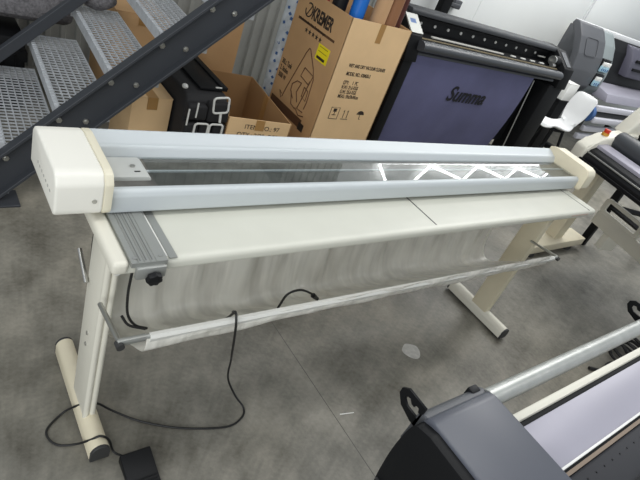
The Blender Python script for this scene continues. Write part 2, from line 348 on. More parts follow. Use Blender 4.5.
# waste catcher: bent clear film between the table and a front bar
prof = spline([(0, .887, .668), (0, .884, .64), (0, .90, .602), (0, .98, .545), (0, 1.08, .462), (0, 1.165, .405), (0, 1.215, .43), (0, 1.238, .55), (0, 1.252, .70), (0, 1.262, .84)], 6)
def film(u, v):
    i = min(int(v*(len(prof)-1)+1e-6), len(prof)-2); t = v*(len(prof)-1)-i; p = prof[i].lerp(prof[i+1], t); x = .475 + 2.125*u + .05*max(0, v-.62)*(-1 if u > .5 else 0)
    wv = .006*math.sin(9*u+2)+.004*math.sin(37*u+v*3)+.003*math.sin(71*u+v*9)+.002*math.sin(113*u-v*14)
    k = max(0, min(1, (v-.5)*5)); sag = .008*math.sin(5*u)*(.1 < v < .3)
    return (x + (.0 if u < .98 else .0), p.y + wv*k*1.8 + .002*math.sin(50*u+20*v), p.z + sag + .003*math.sin(23*u+9*v)*(1-k)*(v > .12))
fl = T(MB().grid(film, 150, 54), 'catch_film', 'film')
T(MB().tube([(.40, .895, .668), (2.695, .895, .636)], .008, 12), 'catcher_front_bar', 'alu2')
T(MB().prism([(.885, .655), (.882, .668), (.888, .678), (.900, .676), (.905, .66)], 'x', .475, 2.65, 0, mtx=Matrix.Translation((0, 0, 0)) @ Matrix.Rotation(.0142, 4, 'Y') @ Matrix.Translation((0, 0, .006))), 'film_hem', 'hem')
for x in (.405, 2.70):
    z1 = .668 if x < 1 else .636
    T(MB().tube([(x, 1.06, z1-.022), (x, .895, z1)], .007, 12), 'catcher_arm', 'steel')
    T(MB().cyl((x, .878, z1-.006), (x, .90, z1-.006), .011, 14), 'arm_tip', 'dark')
T(MB().box(.40, .475, .888, .902, .656, .676, .004), 'arm_clamp', 'alu2')
T(MB().tube([(.408, 1.20, .60), (.408, 1.295, .655)], .007, 12), 'rear_pin', 'steel')
T(MB().tube([(.43, 1.235, .84), (.428, 1.238, .72), (.435, 1.238, .5), (.44, 1.24, .086)], .006, 8), 'rear_cable', 'cable')

# foot pedal and its cable
pd = thing('foot_pedal', 'black foot switch pedal lying on the concrete in front of the trimmer', 'foot pedal', (.55, .86, 0))
A_ = math.radians(4)
MB().prism([(.795, .002), (.795, .016), (.925, .042), (.93, .036), (.93, .002)], 'x', .496, .60, .004, 2).build('pedal_body', 'black', pd)
for k in range(3): MB().box(.505, .592, .806+.011*k, .811+.011*k, .0195+.0022*k, .0225+.0022*k).build('tread_rib', 'black', pd)
cb = spline([(.80, 1.03, .50), (.77, .96, .60), (.742, .90, .688), (.735, .876, .684), (.745, .870, .62), (.80, .915, .46), (.887, 1.009, .30), (.927, 1.035, .15), (.975, 1.013, .05), (1.005, .97, .008), (.975, .932, .006), (.897, .919, .006), (.736, .975, .006), (.611, 1.052, .006), (.528, 1.12, .02), (.48, 1.128, .07), (.444, 1.128, .092), (.41, 1.15, .06), (.375, 1.17, .01), (.32, 1.13, .006), (.313, 1.092, .006), (.336, 1.055, .006), (.385, 1.03, .02), (.418, 1.0, .07), (.446, .99, .091), (.475, .985, .06), (.49, .965, .012), (.509, .935, .02)], 6)
MB().tube(cb, .004, 8).build('pedal_cable', 'cable', pd)
MB().cyl((.756, .925, .662), (.742, .90, .688), .006, 10).build('cable_end', 'cable', pd)
# mains cord inside the catcher
pc_ = thing('power_cord', 'black power cord hanging under the table into the clear catcher', 'power cord', (.55, 1.15, .45))
MB().tube(spline([(.478, 1.06, .845), (.479, 1.06, .749), (.479, 1.06, .669), (.49, 1.06, .584), (.52, 1.06, .53), (.56, 1.06, .505)], 8), .0042, 8).build('hanging_cable', 'cable', pc_)
MB().tube(spline([(.479, 1.075, .565), (.50, 1.06, .535), (.55, 1.05, .515)], 8), .0042, 8).build('slack_cable', 'cable', pc_)
pl = thing('plug_lead', 'short black lead with a plug, looped over the lip inside the clear catcher', 'cable', (1.2, 1.03, .5))
MB().tube(spline([(1.0, 1.0, .535), (1.005, 1.0, .57), (1.021, 1.0, .613), (1.071, 1.0, .622), (1.127, 1.0, .595), (1.15, 1.0, .575)], 8), .0042, 8).build('lead', 'cable', pl)
MB().cyl((1.145, 1.0, .58), (1.175, 1.0, .556), .010, 12, .007).build('plug', 'cable', pl)

# ================================================================ STAIRCASE
st = thing('staircase', 'steel staircase with galvanised grating treads between anthracite stringers', 'staircase', (.8, 2.9, 0))
def chan(y_web, y_fl, d, name, x0, x1, top, bot, par=st):
    # web plate and two flanges following the slope
    s_ = .98; mb = MB()
    zt = lambda x: s_*x+top; zb = lambda x: s_*x+bot
    xb0 = -bot/s_; xt0 = -top/s_
    return zt, zb, xb0, xt0
s_, top, bot = .98, -.09, -.335
zt = lambda x: s_*x+top
zb = lambda x: s_*x+bot
X1 = 2.05
web = MB().prism([(-top/s_, .0), (-bot/s_, .0), (X1, zb(X1)), (X1, zt(X1))], 'y', 2.495, 2.507).build('stringer', 'stringer', st)
MB().prism([(-top/s_, 0), (-top/s_+.022, 0), (X1, zt(X1)-.02), (X1, zt(X1))], 'y', 2.452, 2.497, .002, 1).build('top_flange', 'stringer', web)
MB().prism([(-bot/s_-.022, 0), (-bot/s_, 0), (X1, zb(X1)), (X1, zb(X1)+.02)], 'y', 2.452, 2.497, .002, 1).build('bottom_flange', 'stringer', web)
MB().box(-.05, .46, 2.42, 2.56, 0, .012, .002, 1).build('foot_plate', 'stringer', web)
fs = MB().prism([(.015, 0), (.095, 0), (2.09, 1.97), (2.09, 2.055)], 'y', 3.255, 3.30, .003, 1).build('stringer', 'stringer', st)
def bolt(x, z):
    b = MB().cyl((x, 2.489, z), (x, 2.497, z), .015, 6); b.cyl((x, 2.482, z), (x, 2.49, z), .008, 10); return b.build('bolt', 'steel', web)
for i in range(6):
    for dx in (.012, .135): bolt(.392+.2195*i+dx, .240+.2165*i)
def tread(x, z):
    # serrated nosing plus bearing bars and cross bars
    ng = MB(); wd = .262; y0, y1 = 2.51, 3.42; h = .009; sh = .055
    def lean(mb):
        for v in mb.bm.verts: v.co.x += (v.co.y-y0)*sh
        return mb
    n = 8
    for k in range(n):
        xx = x+.022+(wd-.024)*k/(n-1); ng.box(xx-.0028, xx+.0028, y0, y1, z-h, z)
    m = 27
    for k in range(m):
        yy = y0+.012+(y1-y0-.024)*k/(m-1); ng.box(x+.02, x+wd, yy-.0030, yy+.0030, z-.007, z-.001)
    t_ = lean(ng).build('tread', 'galv', st, smooth=False)
    nb = MB().box(x, x+.018, y0, y1, z-.05, z+.002)
    for k in range(29):
        yy = y0+.02+.03*k; nb.box(x-.001, x+.02, yy, yy+.014, z+.001, z+.006)
    lean(nb).build('nosing', 'galv', t_, smooth=False)
    lean(MB().box(x+wd-.004, x+wd+.004, y0, y1, z-.035, z+.001)).build('back_bar', 'galv', t_, smooth=False)
    for (a, b) in ((y0-.001, y0+.006), (y1-.006, y1+.001)): lean(MB().box(x, x+wd, a, b, z-.07, z)).build('side_plate', 'galv', t_, smooth=False)
for i in range(-1, 6): tread(.382+.222*i, .308+.2125*i)

# things behind and on the stair
cs = thing('equipment_case', 'large black ribbed equipment case on the floor behind the stair', 'case', (.25, 3.9, 0))
MB().box(-.35, .655, 3.45, 4.1, .02, .48, .02).build('case_body', 'black', cs)
MB().box(-.36, .665, 3.44, 4.11, .33, .40, .01).build('case_lid_rim', 'black', cs)
MB().box(-.36, .665, 3.44, 4.11, .22, .25, .01).build('case_rib', 'black', cs)
for x in (-.2, .54): MB().box(x, x+.06, 3.432, 3.446, .29, .38, .004).build('latch', 'charcoal', cs)
for x in (-.25, .56): MB().cyl((x, 3.6, 0), (x, 3.6, .03), .03).build('rubber_foot', 'dark', cs)
def felt_roll(u, v):
    a = 2*PI*v; rad = .16*(1+.06*math.sin(5*a+3*u)+.04*math.sin(17*u)); return (-.35+1.25*u, 3.69+1.5*rad*math.cos(a), .675+rad*math.sin(a)+.01*math.sin(9*u))
f_ = MB().grid(felt_roll, 40, 28); bmesh.ops.holes_fill(f_.bm, edges=[e for e in f_.bm.edges if e.is_boundary], sides=0)
tag(f_.build('felt_blanket', 'felt'), 'speckled grey felt blanket bundled on top of the black case', 'blanket')
def felt_pad(u, v):
    return (.90+.20*u, 3.28+.05*v*1.0, .727+.002+.0*u)
f_ = MB()
f_.ball((.985, 3.335, .818), .085, (1.3, .9, .72), 3)
for vv in f_.bm.verts: vv.co += Vector((math.sin(31*vv.co.y), math.cos(27*vv.co.x), math.sin(40*vv.co.x+20*vv.co.y)))*.007
tag(f_.build('felt_pad', 'felt'), 'small bunched grey felt pad lying at the far end of a grating tread', 'felt pad')
# ================================================================ CARTONS
def carton(name, label, x0, x1, y0, y1, z1, rz=0, tape=True, m='card2', group=None, z0=0):
    cx, cy = (x0+x1)/2, (y0+y1)/2; t = thing(name, label, 'box', (cx, cy, z0), rz, group); a, b = (x1-x0)/2, (y1-y0)/2; h = z1-z0
    MB().box(-a, a, -b, b, 0, h, .004).build('carton_body', m, t, local=True)
    MB().box(-a-.001, -.003, -b-.001, b+.001, h-.001, h+.003).build('top_flap', m, t, local=True); MB().box(.003, a+.001, -b-.001, b+.001, h-.001, h+.003).build('top_flap', m, t, local=True)
    if tape:
        MB().box(-.03, .03, -b-.003, b+.003, h+.002, h+.0045).build('tape', 'tape', t, local=True); MB().box(-.03, .03, -b-.0035, -b-.0005, h-.07, h+.003).build('tape', 'tape', t, local=True)
    return t
carton('carton', 'closed brown carton with a tape strip, under the stair stringer', 1.05, 1.285, 2.73, 3.05, .50, 0)
carton('carton', 'tall plain brown carton standing behind the open stair treads', 1.16, 1.52, 3.5, 3.95, .72, 0, m='card')
# open carton with a raised back flap
oc = thing('open_carton', 'open empty brown carton with its flaps spread, beside the printed vacuum carton', 'box', (1.83, 2.90, 0), math.radians(-7))
MB().box(-.21, .21, -.36, .36, 0, .006).build('carton_bottom', 'cardin', oc, local=True)
MB().box(-.21, .21, -.366, -.36, 0, .5).build('front_panel', 'card2', oc, local=True)
MB().box(-.21, .21, .36, .366, 0, .5).build('back_panel', 'cardin', oc, local=True)
MB().box(-.216, -.21, -.366, .366, 0, .5).build('side_panel', 'cardin', oc, local=True)
MB().box(.21, .216, -.366, .366, 0, .5).build('side_panel', 'cardin', oc, local=True)
MB().prism([(-.216, .5), (.05, .5), (.05, .87), (-.216, .87)], 'y', .362, .367).build('raised_flap', 'card', oc, local=True)
MB().prism([(-.21, .5), (-.214, .5), (-.222, .555), (-.218, .555)], 'y', -.35, -.05).build('side_flap', 'card2', oc, local=True)
MB().box(-.03, .03, -.368, -.3655, .43, .5).build('tape', 'tape', oc, local=True)
MB().box(.207, .2105, .02, .08, .0, .5).build('tape', 'tape', oc, local=True)
bpy.context.view_layer.update()
def rot_text(body, size, org, par, **k):
    mw = wm(par); o = mw @ Vector(org); return text(body, size, o, mw.to_3x3() @ Vector((1, 0, 0)), (0, 0, 1), 'ink', par, **k)
rot_text('ITEM NO.: 97', .042, (-.10, -.3665, .435), oc); rot_text('QTY.: 2/20  PCS', .042, (-.14, -.3665, .38), oc)

# printed vacuum cleaner carton
kb = thing('vacuum_carton', 'tall open brown vacuum cleaner carton with printed sides and paper tubes inside', 'box', (2.53, 2.9, 0))
bx0, bx1, by0, by1, bh = 2.256, 2.80, 2.60, 3.20, 1.197
MB().box(bx0, bx0+.007, by0, by1, 0, bh).build('side_panel', 'card', kb)
MB().box(bx1-.007, bx1, by0, by1, 0, bh).build('side_panel', 'card', kb)
MB().box(bx0+.001, bx1-.001, by0, by0+.007, 0, bh).build('front_panel', 'card2', kb)
MB().box(bx0+.001, bx1-.001, by1-.007, by1, 0, bh).build('back_panel', 'card', kb)
MB().box(bx0, bx1, by0, by1, 0, .008).build('carton_bottom', 'cardin', kb)
xd = (0, -1, 0); xs = bx0-.0003
text('KREMER', .112, (xs, 3.0, 1.045), xd, (0, 0, 1), 'ink', kb, bold=.004, stretch=.60)
mb = MB()                                   # ring logo with a swoosh
ring = [(xs, 3.045+.040*math.cos(t), 1.085+.043*math.sin(t)) for t in [math.radians(60+300*k/24) for k in range(25)]]
mb.tube(ring, .005, 6); mb.tube([(xs, 3.06, 1.05), (xs, 3.02, 1.12)], .004, 6); mb.build('ring_logo', 'ink', kb)
MB().box(bx0-.0008, bx0, 2.69, 3.14, .998, 1.014).build('brown_stripe', 'inkbrown', kb)
text('Professioneller Nass Trockensauger', .026, (xs-.0008, 3.12, 1.000), xd, (0, 0, 1), 'ink', kb, stretch=.85)
def star(c, r):
    mb = MB(); mb.prism([(c[0]+(r if k % 2 == 0 else r*.42)*math.sin(2*PI*k/10), c[1]+(r if k % 2 == 0 else r*.42)*math.cos(2*PI*k/10)) for k in range(10)], 'x', bx0-.0008, bx0); return mb.build('printed_star', 'ink', kb)
for y in (3.01, 2.966, 2.922, 2.879, 2.835): star((y, .962), .02)
for i, t_ in enumerate(('30Lt. Tank', '2. Stufen', '3000 W')): text(t_, .05, (xs, 3.175, .665-.05*i), xd, (0, 0, 1), 'ink', kb, stretch=.62, bold=.0008)
yl = MB().box(bx0-.0015, bx0, 2.695, 2.83, .842, .945).build('yellow_label', 'yellow', kb)
MB().box(bx0-.0022, bx0-.001, 2.72, 2.815, .852, .87).build('label_bar', 'ink', yl)
for z in (.93, .90): MB().box(bx0-.0022, bx0-.001, 2.715, 2.815, z, z+.003).build('label_line', 'inkbrown', yl)
def lines(polys, r=.0042):
    mb = MB()
    for P in polys: mb.tube([(bx0-.0002, p[0], p[1]) for p in P], r, 5)
    return mb.build('vacuum_drawing', 'inkbrown', kb)
lines([[(3.05, .453), (3.03, .531), (2.93, .837), (2.91, .875), (2.895, .872), (2.80, .772)], [(2.80, .772), (2.765, .714), (2.755, .55), (2.764, .496)],
       [(2.892, .745), (2.91, .677), (2.793, .66), (2.777, .732), (2.892, .745)], [(2.793, .688), (2.81, .58), (2.838, .465), (2.764, .47)], [(2.92, .50), (2.969, .542), (2.975, .59), (2.929, .631), (2.875, .638)],
       [(2.875, .638), (2.90, .56), (2.86, .50)], [(2.83, .63), (2.78, .62), (2.775, .55), (2.83, .56), (2.83, .63)], [(3.062, .47), (3.097, .486), (3.06, .44)], [(2.86, .46), (2.80, .43), (2.74, .45)], [(2.96, .54), (2.92, .46), (2.86, .45)]])
MB().box(bx0-.0006, bx0, 2.74, 3.18, .355, .42).build('dark_band', 'inkbrown', kb)
MB().box(bx0-.001, bx0, 2.70, 2.765, .345, .40).build('dark_square', 'ink', kb)
yd = by0-.0003; TX = (1, 0, 0)
for t_, x, z, s in (('WET AND DRY VACUUM CLEANER', 2.365, .895, .034), ('MODEL NO.: KRM30-3', 2.368, .838, .036), ('QTY:     1  PC', 2.37, .777, .036), ('N.W.: 21.6 KGS', 2.37, .744, .036), ('G.W.: 25.6 KGS', 2.37, .711, .036), ('MEAS.: 59x59x95cm', 2.367, .678, .036)):
    text(t_, s, (x, yd, z), TX, (0, 0, 1), 'ink', kb, stretch=.62, bold=.0006)
def icon(polys, r=.0025):
    mb = MB()
    for P in polys: mb.tube([(p[0], by0-.0002, p[1]) for p in P], r, 5)
    return mb.build('handling_symbol', 'ink', kb)
icon([[(2.355, .52), (2.355, .605), (2.43, .605), (2.43, .52), (2.355, .52)], [(2.375, .55), (2.41, .55)], [(2.393, .55), (2.393, .575)]]); MB().box(2.378, 2.408, by0-.0008, by0, .573, .597).build('handling_symbol', 'ink', kb)
icon([[(2.48, .53), (2.48, .59), (2.472, .578)], [(2.515, .53), (2.515, .59), (2.507, .578)], [(2.465, .522), (2.53, .522)]])
mb = MB(); mb.prism([(2.635+.035*math.cos(PI*k/10), .565+.03*math.sin(PI*k/10)) for k in range(11)], 'y', by0-.0008, by0); mb.build('handling_symbol', 'ink', kb)
icon([[(2.635, .565), (2.635, .53), (2.648, .53)]])
MB().box(2.505, 2.552, by0-.0012, by0+.0005, 1.075, bh+.002).build('tape', 'tape', kb)
# tubes standing in the carton
def roll(label, x, y, r, m, lean=(0, 0), h=1.75, open_=True, ri=None, name='paper_tube', cat='tube'):
    o = MB(); p0 = (x, y, .012); p1 = (x+lean[0], y+lean[1], h); o.pipe(p0, p1, r, ri or r*.88)
    return tag(o.build(name, m), label, cat)
roll('bright blue tube standing in the vacuum carton', 2.415, 2.76, .05, 'blue', h=1.55)
roll('pale tan paper tube in the vacuum carton, next to the blue tube', 2.533, 2.68, .052, 'tan', h=1.65)
roll('mid brown paper tube in the vacuum carton, between the tan and maroon tubes', 2.643, 2.69, .052, 'brown', h=1.6)
roll('dark maroon tube in the corner of the vacuum carton', 2.744, 2.74, .046, 'maroon', h=1.6)
roll('black tube in the vacuum carton behind the blue tube', 2.335, 2.86, .05, 'black', h=1.5)
roll('slim red tube by the side wall of the vacuum carton', 2.295, 2.96, .026, 'redtube', h=1.42)
# plastic film bundle behind the carton
fb = thing('film_bundle', 'clear plastic film bundle with blue print, against the ribbed wall', 'film roll', (2.37, 3.36, 0))
MB().tube([(2.375+.004*math.sin(7*k), 3.36, 1.5*k/14) for k in range(15)], .085, 14).build('film_roll', 'plasticbag', fb)
for k in range(26):
    a = PI+.55+.35*math.sin(k*2.3); z = .30+.045*k+.012*math.sin(5*k); r = .087
    MB().box(-.006-.006*abs(math.sin(3*k)), .010, -.0006, .0006, -.008, .012, mtx=Matrix.Translation((2.375+r*math.cos(a), 3.36+r*math.sin(a), z)) @ Matrix.Rotation(a-PI/2, 4, 'Z') @ Matrix.Rotation(k, 4, 'Y')).build('blue_print', 'blueprint', fb)

# black tool bag and black boards
bg_ = thing('tool_bag', 'black fabric tool bag with pockets and pale webbing loops', 'bag', (1.43, 2.9, 0))
MB().prism([(2.60, 0), (2.585, .3), (2.59, .57), (2.63, .605), (3.18, .60), (3.20, .58), (3.20, 0)], 'x', 1.30, 1.56, .02, 3).build('bag_body', 'fabric', bg_)
for (x0, x1, z0, z1) in ((1.30, 1.385, .30, .45), (1.39, 1.47, .30, .45), (1.475, 1.56, .30, .45), (1.30, 1.42, .47, .56), (1.425, 1.56, .46, .585), (1.30, 1.43, .10, .28), (1.435, 1.56, .10, .28)):
    MB().box(x0, x1, 2.545, 2.60, z0, z1, .015, 3).build('pocket', 'fabric', bg_)
def loop(cx, cz, w_, h_, y, tl=0):
    P = [(cx+p[0]*math.cos(tl)-p[1]*math.sin(tl), y, cz+p[1]*math.cos(tl)+p[0]*math.sin(tl)) for p in rrect(w_, h_, .018, 4)]; P.append(P[0]); MB().tube(P, .0065, 8).build('webbing_loop', 'strap', bg_)
loop(1.492, .575, .095, .095, 2.545, .12); loop(1.396, .41, .085, .09, 2.54); loop(1.490, .41, .085, .09, 2.54)
MB().box(1.345, 1.353, 2.54, 2.546, .49, .58).build('zip_edge', 'strap', bg_)
MB().tube([(1.50, 2.545, .525), (1.505, 2.54, .47)], .008, 8).build('zip_edge', 'strap', bg_)
MB().box(1.298, 1.306, 2.54, 2.546, .44, .54).build('zip_edge', 'strap', bg_)
MB().ball((1.315, 2.68, .615), .018, (1, 1.2, .8), 2).build('buckle', 'strap', bg_)
bd = thing('flat_panel', 'thin black flat panel lying on top of the black tool bag', 'panel', (1.49, 2.95, .607))
MB().box(1.40, 1.575, 2.66, 3.22, .611, .624, .003).build('panel_sheet', 'blackmetal', bd); MB().box(1.40, 1.578, 3.17, 3.215, .623, .640, .003).build('panel_rib', 'charcoal', bd); MB().box(1.54, 1.578, 2.66, 3.22, .623, .634, .003).build('panel_rib', 'charcoal', bd)
MB().box(1.50, 1.565, 2.665, 2.672, .626, .632).build('panel_mark', 'strap', bd)

# ================================================================ ROLL CUTTER WITH CLOTH BASKET
su = thing('roll_cutter', 'black roll-fed vinyl cutter with an indigo cloth basket, against the white wall', 'cutting plotter', (4.1, 2.85, 0))
U = lambda mb, n, m, p=su, **k: mb.build(n, m, p, **k)
U(MB().prism([(2.865, 1.285), (2.875, 1.30), (3.02, 1.30), (3.10, 1.24), (3.10, 1.02), (2.98, 1.02), (2.965, 1.245), (2.865, 1.262)], 'x', 3.0, 5.10, .004, 2), 'top_cover', mat('cutter_dark_grey', (62, 64, 67), .5, spec=.3))
U(MB().box(3.0, 5.1, 2.93, 2.97, 1.10, 1.25), 'back_panel', 'black')
U(MB().prism([(2.70, 1.07), (2.68, 1.10), (2.70, 1.135), (2.95, 1.15), (2.95, 1.02), (2.74, 1.02)], 'x', 3.0, 5.05, .004, 2), 'media_bed', 'blackmetal')
U(MB().prism([(2.66+.045*math.cos(t)*1.0, 1.105+.037*math.sin(t)) for t in [2*PI*k/20 for k in range(20)]], 'x', 3.0, 5.0, 0), 'front_roller', 'roll')
U(MB().prism([(2.70, 1.06), (2.685, 1.045), (2.685, 1.03), (2.74, 1.03), (2.74, 1.06)], 'x', 3.0, 5.0, .003, 1), 'lower_apron', 'roll')
U(MB().box(3.22, 4.17, 2.775, 2.80, 1.145, 1.157, .003), 'cutting_strip', mat('bright_strip', (214, 212, 204), .35, .3))
for x in (4.3, 4.46, 4.62, 4.78): U(MB().box(x, x+.07, 2.78, 2.80, 1.145, 1.156, .002), 'grit_drum', 'strap')
U(MB().box(3.05, 5.02, 2.726, 2.732, 1.138, 1.146), 'front_scale', mat('brass_scale', (164, 150, 120), .4, .3))
for k in range(11): U(MB().cyl((3.20+.165*k, 2.935, 1.20), (3.20+.165*k, 2.922, 1.20), .012, 12), 'rail_screw', 'strap')
U(MB().box(3.0, 5.08, 2.905, 2.93, 1.225, 1.25), 'carriage_rail', 'charcoal')
ec = U(MB().prism([(2.66, .98), (2.68, 1.17), (2.86, 1.29), (3.05, 1.30), (3.10, 1.25), (3.10, .98)], 'x', 5.07, 5.25, .008, 2), 'end_cover', 'blackmetal')
U(MB().prism([(2.70, 1.19), (2.84, 1.283), (2.847, 1.279), (2.707, 1.186)], 'x', 5.12, 5.20), 'control_panel', 'greyplast', ec)
U(MB().cyl((4.98, 2.80, 1.19), (5.07, 2.80, 1.19), .055, 20), 'drive_gear', 'charcoal'); U(MB().cyl((4.96, 2.79, 1.20), (4.985, 2.79, 1.20), .042, 16), 'gear_hub', 'steel'); U(MB().cyl((4.94, 2.76, 1.16), (4.99, 2.76, 1.16), .02, 12), 'gear_hub', 'steel'); U(MB().box(4.80, 4.93, 2.85, 2.86, 1.19, 1.20), 'tool_rod', 'steel')
el = U(MB().prism([(2.66, .98), (2.70, 1.16), (2.84, 1.262), (3.05, 1.30), (3.10, 1.25), (3.10, .98)], 'x', 2.90, 3.03, .008, 2), 'end_cover', 'blackmetal')
U(MB().prism([(2.705, 1.175), (2.835, 1.268), (2.842, 1.262), (2.712, 1.168)], 'x', 2.905, 3.028), 'end_plate', 'alu2', el); U(MB().prism([(2.74, 1.20), (2.80, 1.243), (2.806, 1.238), (2.746, 1.195)], 'x', 2.93, 2.99), 'end_badge', 'blueprint', el)
for x0, x1 in ((2.92, 3.02), (4.98, 5.24)):
    l_ = U(MB().box(x0, x1, 2.68, 2.92, .10, .99, .01), 'stand_leg', 'blackmetal'); U(MB().box(x0, x1, 2.45, 3.2, .06, .13, .02), 'stand_foot', 'blackmetal', l_)
    for y in (2.5, 3.14): U(MB().cyl((x0+.02, y, .035), (x1-.02, y, .035), .035, 16), 'caster', 'dark', l_)
U(MB().box(3.0, 5.0, 2.86, 2.90, .30, .95), 'rear_shade_panel', 'black')
def cloth(u, v):
    x = 2.98+1.70*u; z = 1.045-.9*v; return (x+.0*v, 2.70+.10*v*v+.012*math.sin(11*u+2*v)*v+.006*math.sin(27*u)*v, z)
cl = U(MB().grid(cloth, 60, 30, .003), 'basket_cloth', 'indigo')
text('Summa', .185, (3.60, 2.702, .715), (1, 0, -.012), (0, -.05, 1), 'summaink', cl, bold=.003, shear=.25, stretch=.96, name='brand_lettering', depth=.0015)
U(MB().tube([(2.98, 2.71, 1.045), (4.68, 2.71, 1.045)], .012, 10), 'basket_rod', 'blackmetal'); U(MB().tube([(4.74, 2.72, 1.0), (4.78, 2.66, .2)], .006, 8), 'side_rod', 'steel')
po = thing('black_post', 'black upright post standing before the white wall behind the roll cutter', 'post', (4.62, 4.05, 0))
MB().box(4.57, 4.70, 4.0, 4.08, .01, 2.3, .004).build('post_shaft', 'blackmetal', po); MB().box(4.50, 4.77, 3.92, 4.15, 0, .012, .002).build('base_plate', 'blackmetal', po); MB().box(4.88, 5.0, 4.12, 4.195, 1.20, 1.29, .01).build('wall_bracket', 'greyplast', po); MB().box(4.70, 4.9, 4.04, 4.07, 1.23, 1.26, .003).build('bracket_arm', 'greyplast', po)
sk = thing('wall_socket', 'small beige socket box on the white wall beside the grey printer', 'socket', (7.46, 4.16, 1.33))
MB().box(7.40, 7.52, 4.10, 4.199, 1.29, 1.40, .012).build('socket_body', 'beige', sk); MB().box(7.42, 7.50, 4.094, 4.102, 1.31, 1.38, .006).build('socket_cover', 'cap', sk)

# ================================================================ LARGE PRINTER
pr = thing('large_format_printer', 'large grey wide-format printer with pale ink cartridges, against the wall', 'printer', (8.2, 3.6, 0))
Q = lambda mb, n, m, p=pr, **k: mb.build(n, m, p, **k)
side = [(3.52, .82), (3.52, 1.545), (3.50, 1.553), (3.46, 1.535), (3.36, 1.42), (3.28, 1.25), (3.25, 1.08), (3.25, .90), (3.30, .82)]
slab = [(3.56, 1.50), (3.54, 1.548), (3.50, 1.553), (3.46, 1.535), (3.36, 1.42), (3.28, 1.25), (3.25, 1.08), (3.25, .90), (3.28, .84), (3.32, .84), (3.32, 1.07), (3.35, 1.23), (3.43, 1.39)]
hv = Q(MB().prism(slab, 'x', 6.28, 6.90, .012, 3), 'end_housing', 'greyplast')
Q(MB().prism([(3.70, .82), (3.70, 1.48), (3.50, 1.48), (3.42, 1.36), (3.34, 1.2), (3.31, .82)], 'x', 6.50, 6.88, .01, 2), 'housing_core', 'greyplast')
inner = [(y+.02, z-.02) for y, z in side]
Q(MB().prism(inner, 'x', 6.88, 7.24, .01, 2), 'lid_section', 'greylight')
# engraved hatch on the sloped front of the housing
def onslope(u, v, off=0):
    a = Vector((3.36, 1.44)); b = Vector((3.52, 1.545)); return None
h0, h1 = Vector((0, 3.28, 1.25)), Vector((0, 3.36, 1.42)); n_ = Vector((0, -.90, .43))
P = []
for p in rrect(.30, .20, .04, 4, 6.55, .09):
    q = h0 + (h1-h0).normalized()*p[1]; P.append((p[0], q.y+n_.y*.004, q.z+n_.z*.004))
P.append(P[0]); Q(MB().tube(P, .003, 6), 'hatch_outline', mat('hatch_line', (62, 64, 68), .5), hv)
# cartridge bays
for (z0, nm, yy) in ((1.11, 4, 3.27), (.93, 3, 3.25)):
    bay = Q(MB().box(6.91, 7.13, yy-.005, yy+.12, z0-.01, z0+.15, .004), 'cartridge_bay', 'black')
    for k in range(nm):
        cx = 6.92+.052*k; c_ = Q(MB().box(cx, cx+.045, yy-.03, yy+.03, z0, z0+.07, .006), 'ink_cartridge', 'cyan', bay); Q(MB().box(cx+.01, cx+.035, yy-.034, yy-.004, z0+.07, z0+.12, .004), 'cartridge_clip', 'white', c_)
        Q(MB().box(cx+.012, cx+.033, yy-.033, yy-.029, z0+.015, z0+.045), 'cartridge_mark', 'blueprint', c_)
Q(MB().prism([(3.7, .95), (3.7, 1.50), (3.58, 1.50), (3.50, 1.36), (3.42, 1.0), (3.42, .95)], 'x', 7.23, 10.4, .01, 2), 'front_window', 'black')
pcg = Q(MB().prism([(3.6, 1.10), (3.6, 1.48), (3.46, 1.46), (3.36, 1.30), (3.33, 1.1)], 'x', 7.88, 8.7, .02, 2), 'print_carriage', mat('slate_lavender', (82, 81, 94), .5))
for z in (1.31, 1.2): Q(MB().box(7.96, 8.6, 3.325+.18*(z-1.2), 3.365, z, z+.035, .004), 'carriage_recess', 'charcoal', pcg)
Q(MB().box(6.52, 10.4, 3.57, 3.68, 1.485, 1.548, .01), 'rear_cover', 'trim')
Q(MB().prism([(3.42, .80), (3.42, .96), (3.12, .90), (3.08, .80)], 'x', 7.23, 10.4, .008, 2), 'platen', 'lav')
for (y, z) in ((2.98, .70), (2.93, .56), (2.98, .42), (3.0, .30)): Q(MB().box(6.9, 10.4, y, y+.06, z, z+.07, .01), 'take_up_rail', mat('pale_rail', (206, 206, 214), .4))
for x in (6.6, 9.9):
    lg = Q(MB().box(x, x+.12, 3.3, 3.7, .10, .84, .01), 'stand_leg', 'blackmetal'); Q(MB().box(x, x+.12, 2.85, 4.0, .07, .13, .01), 'stand_foot', 'blackmetal', lg)
    for y in (2.92, 3.9): Q(MB().cyl((x+.03, y, .035), (x+.09, y, .035), .035, 16), 'caster', 'dark', lg)
Q(MB().cyl((6.72, 3.02, .66), (6.80, 3.02, .66), .11, 24), 'media_flange', 'blueprint'); Q(MB().cyl((6.80, 3.02, .66), (10.3, 3.02, .66), .035, 16), 'media_roll', 'black')
Q(MB().box(6.52, 6.72, 2.95, 3.10, .50, .82, .02), 'roll_drive', 'black')

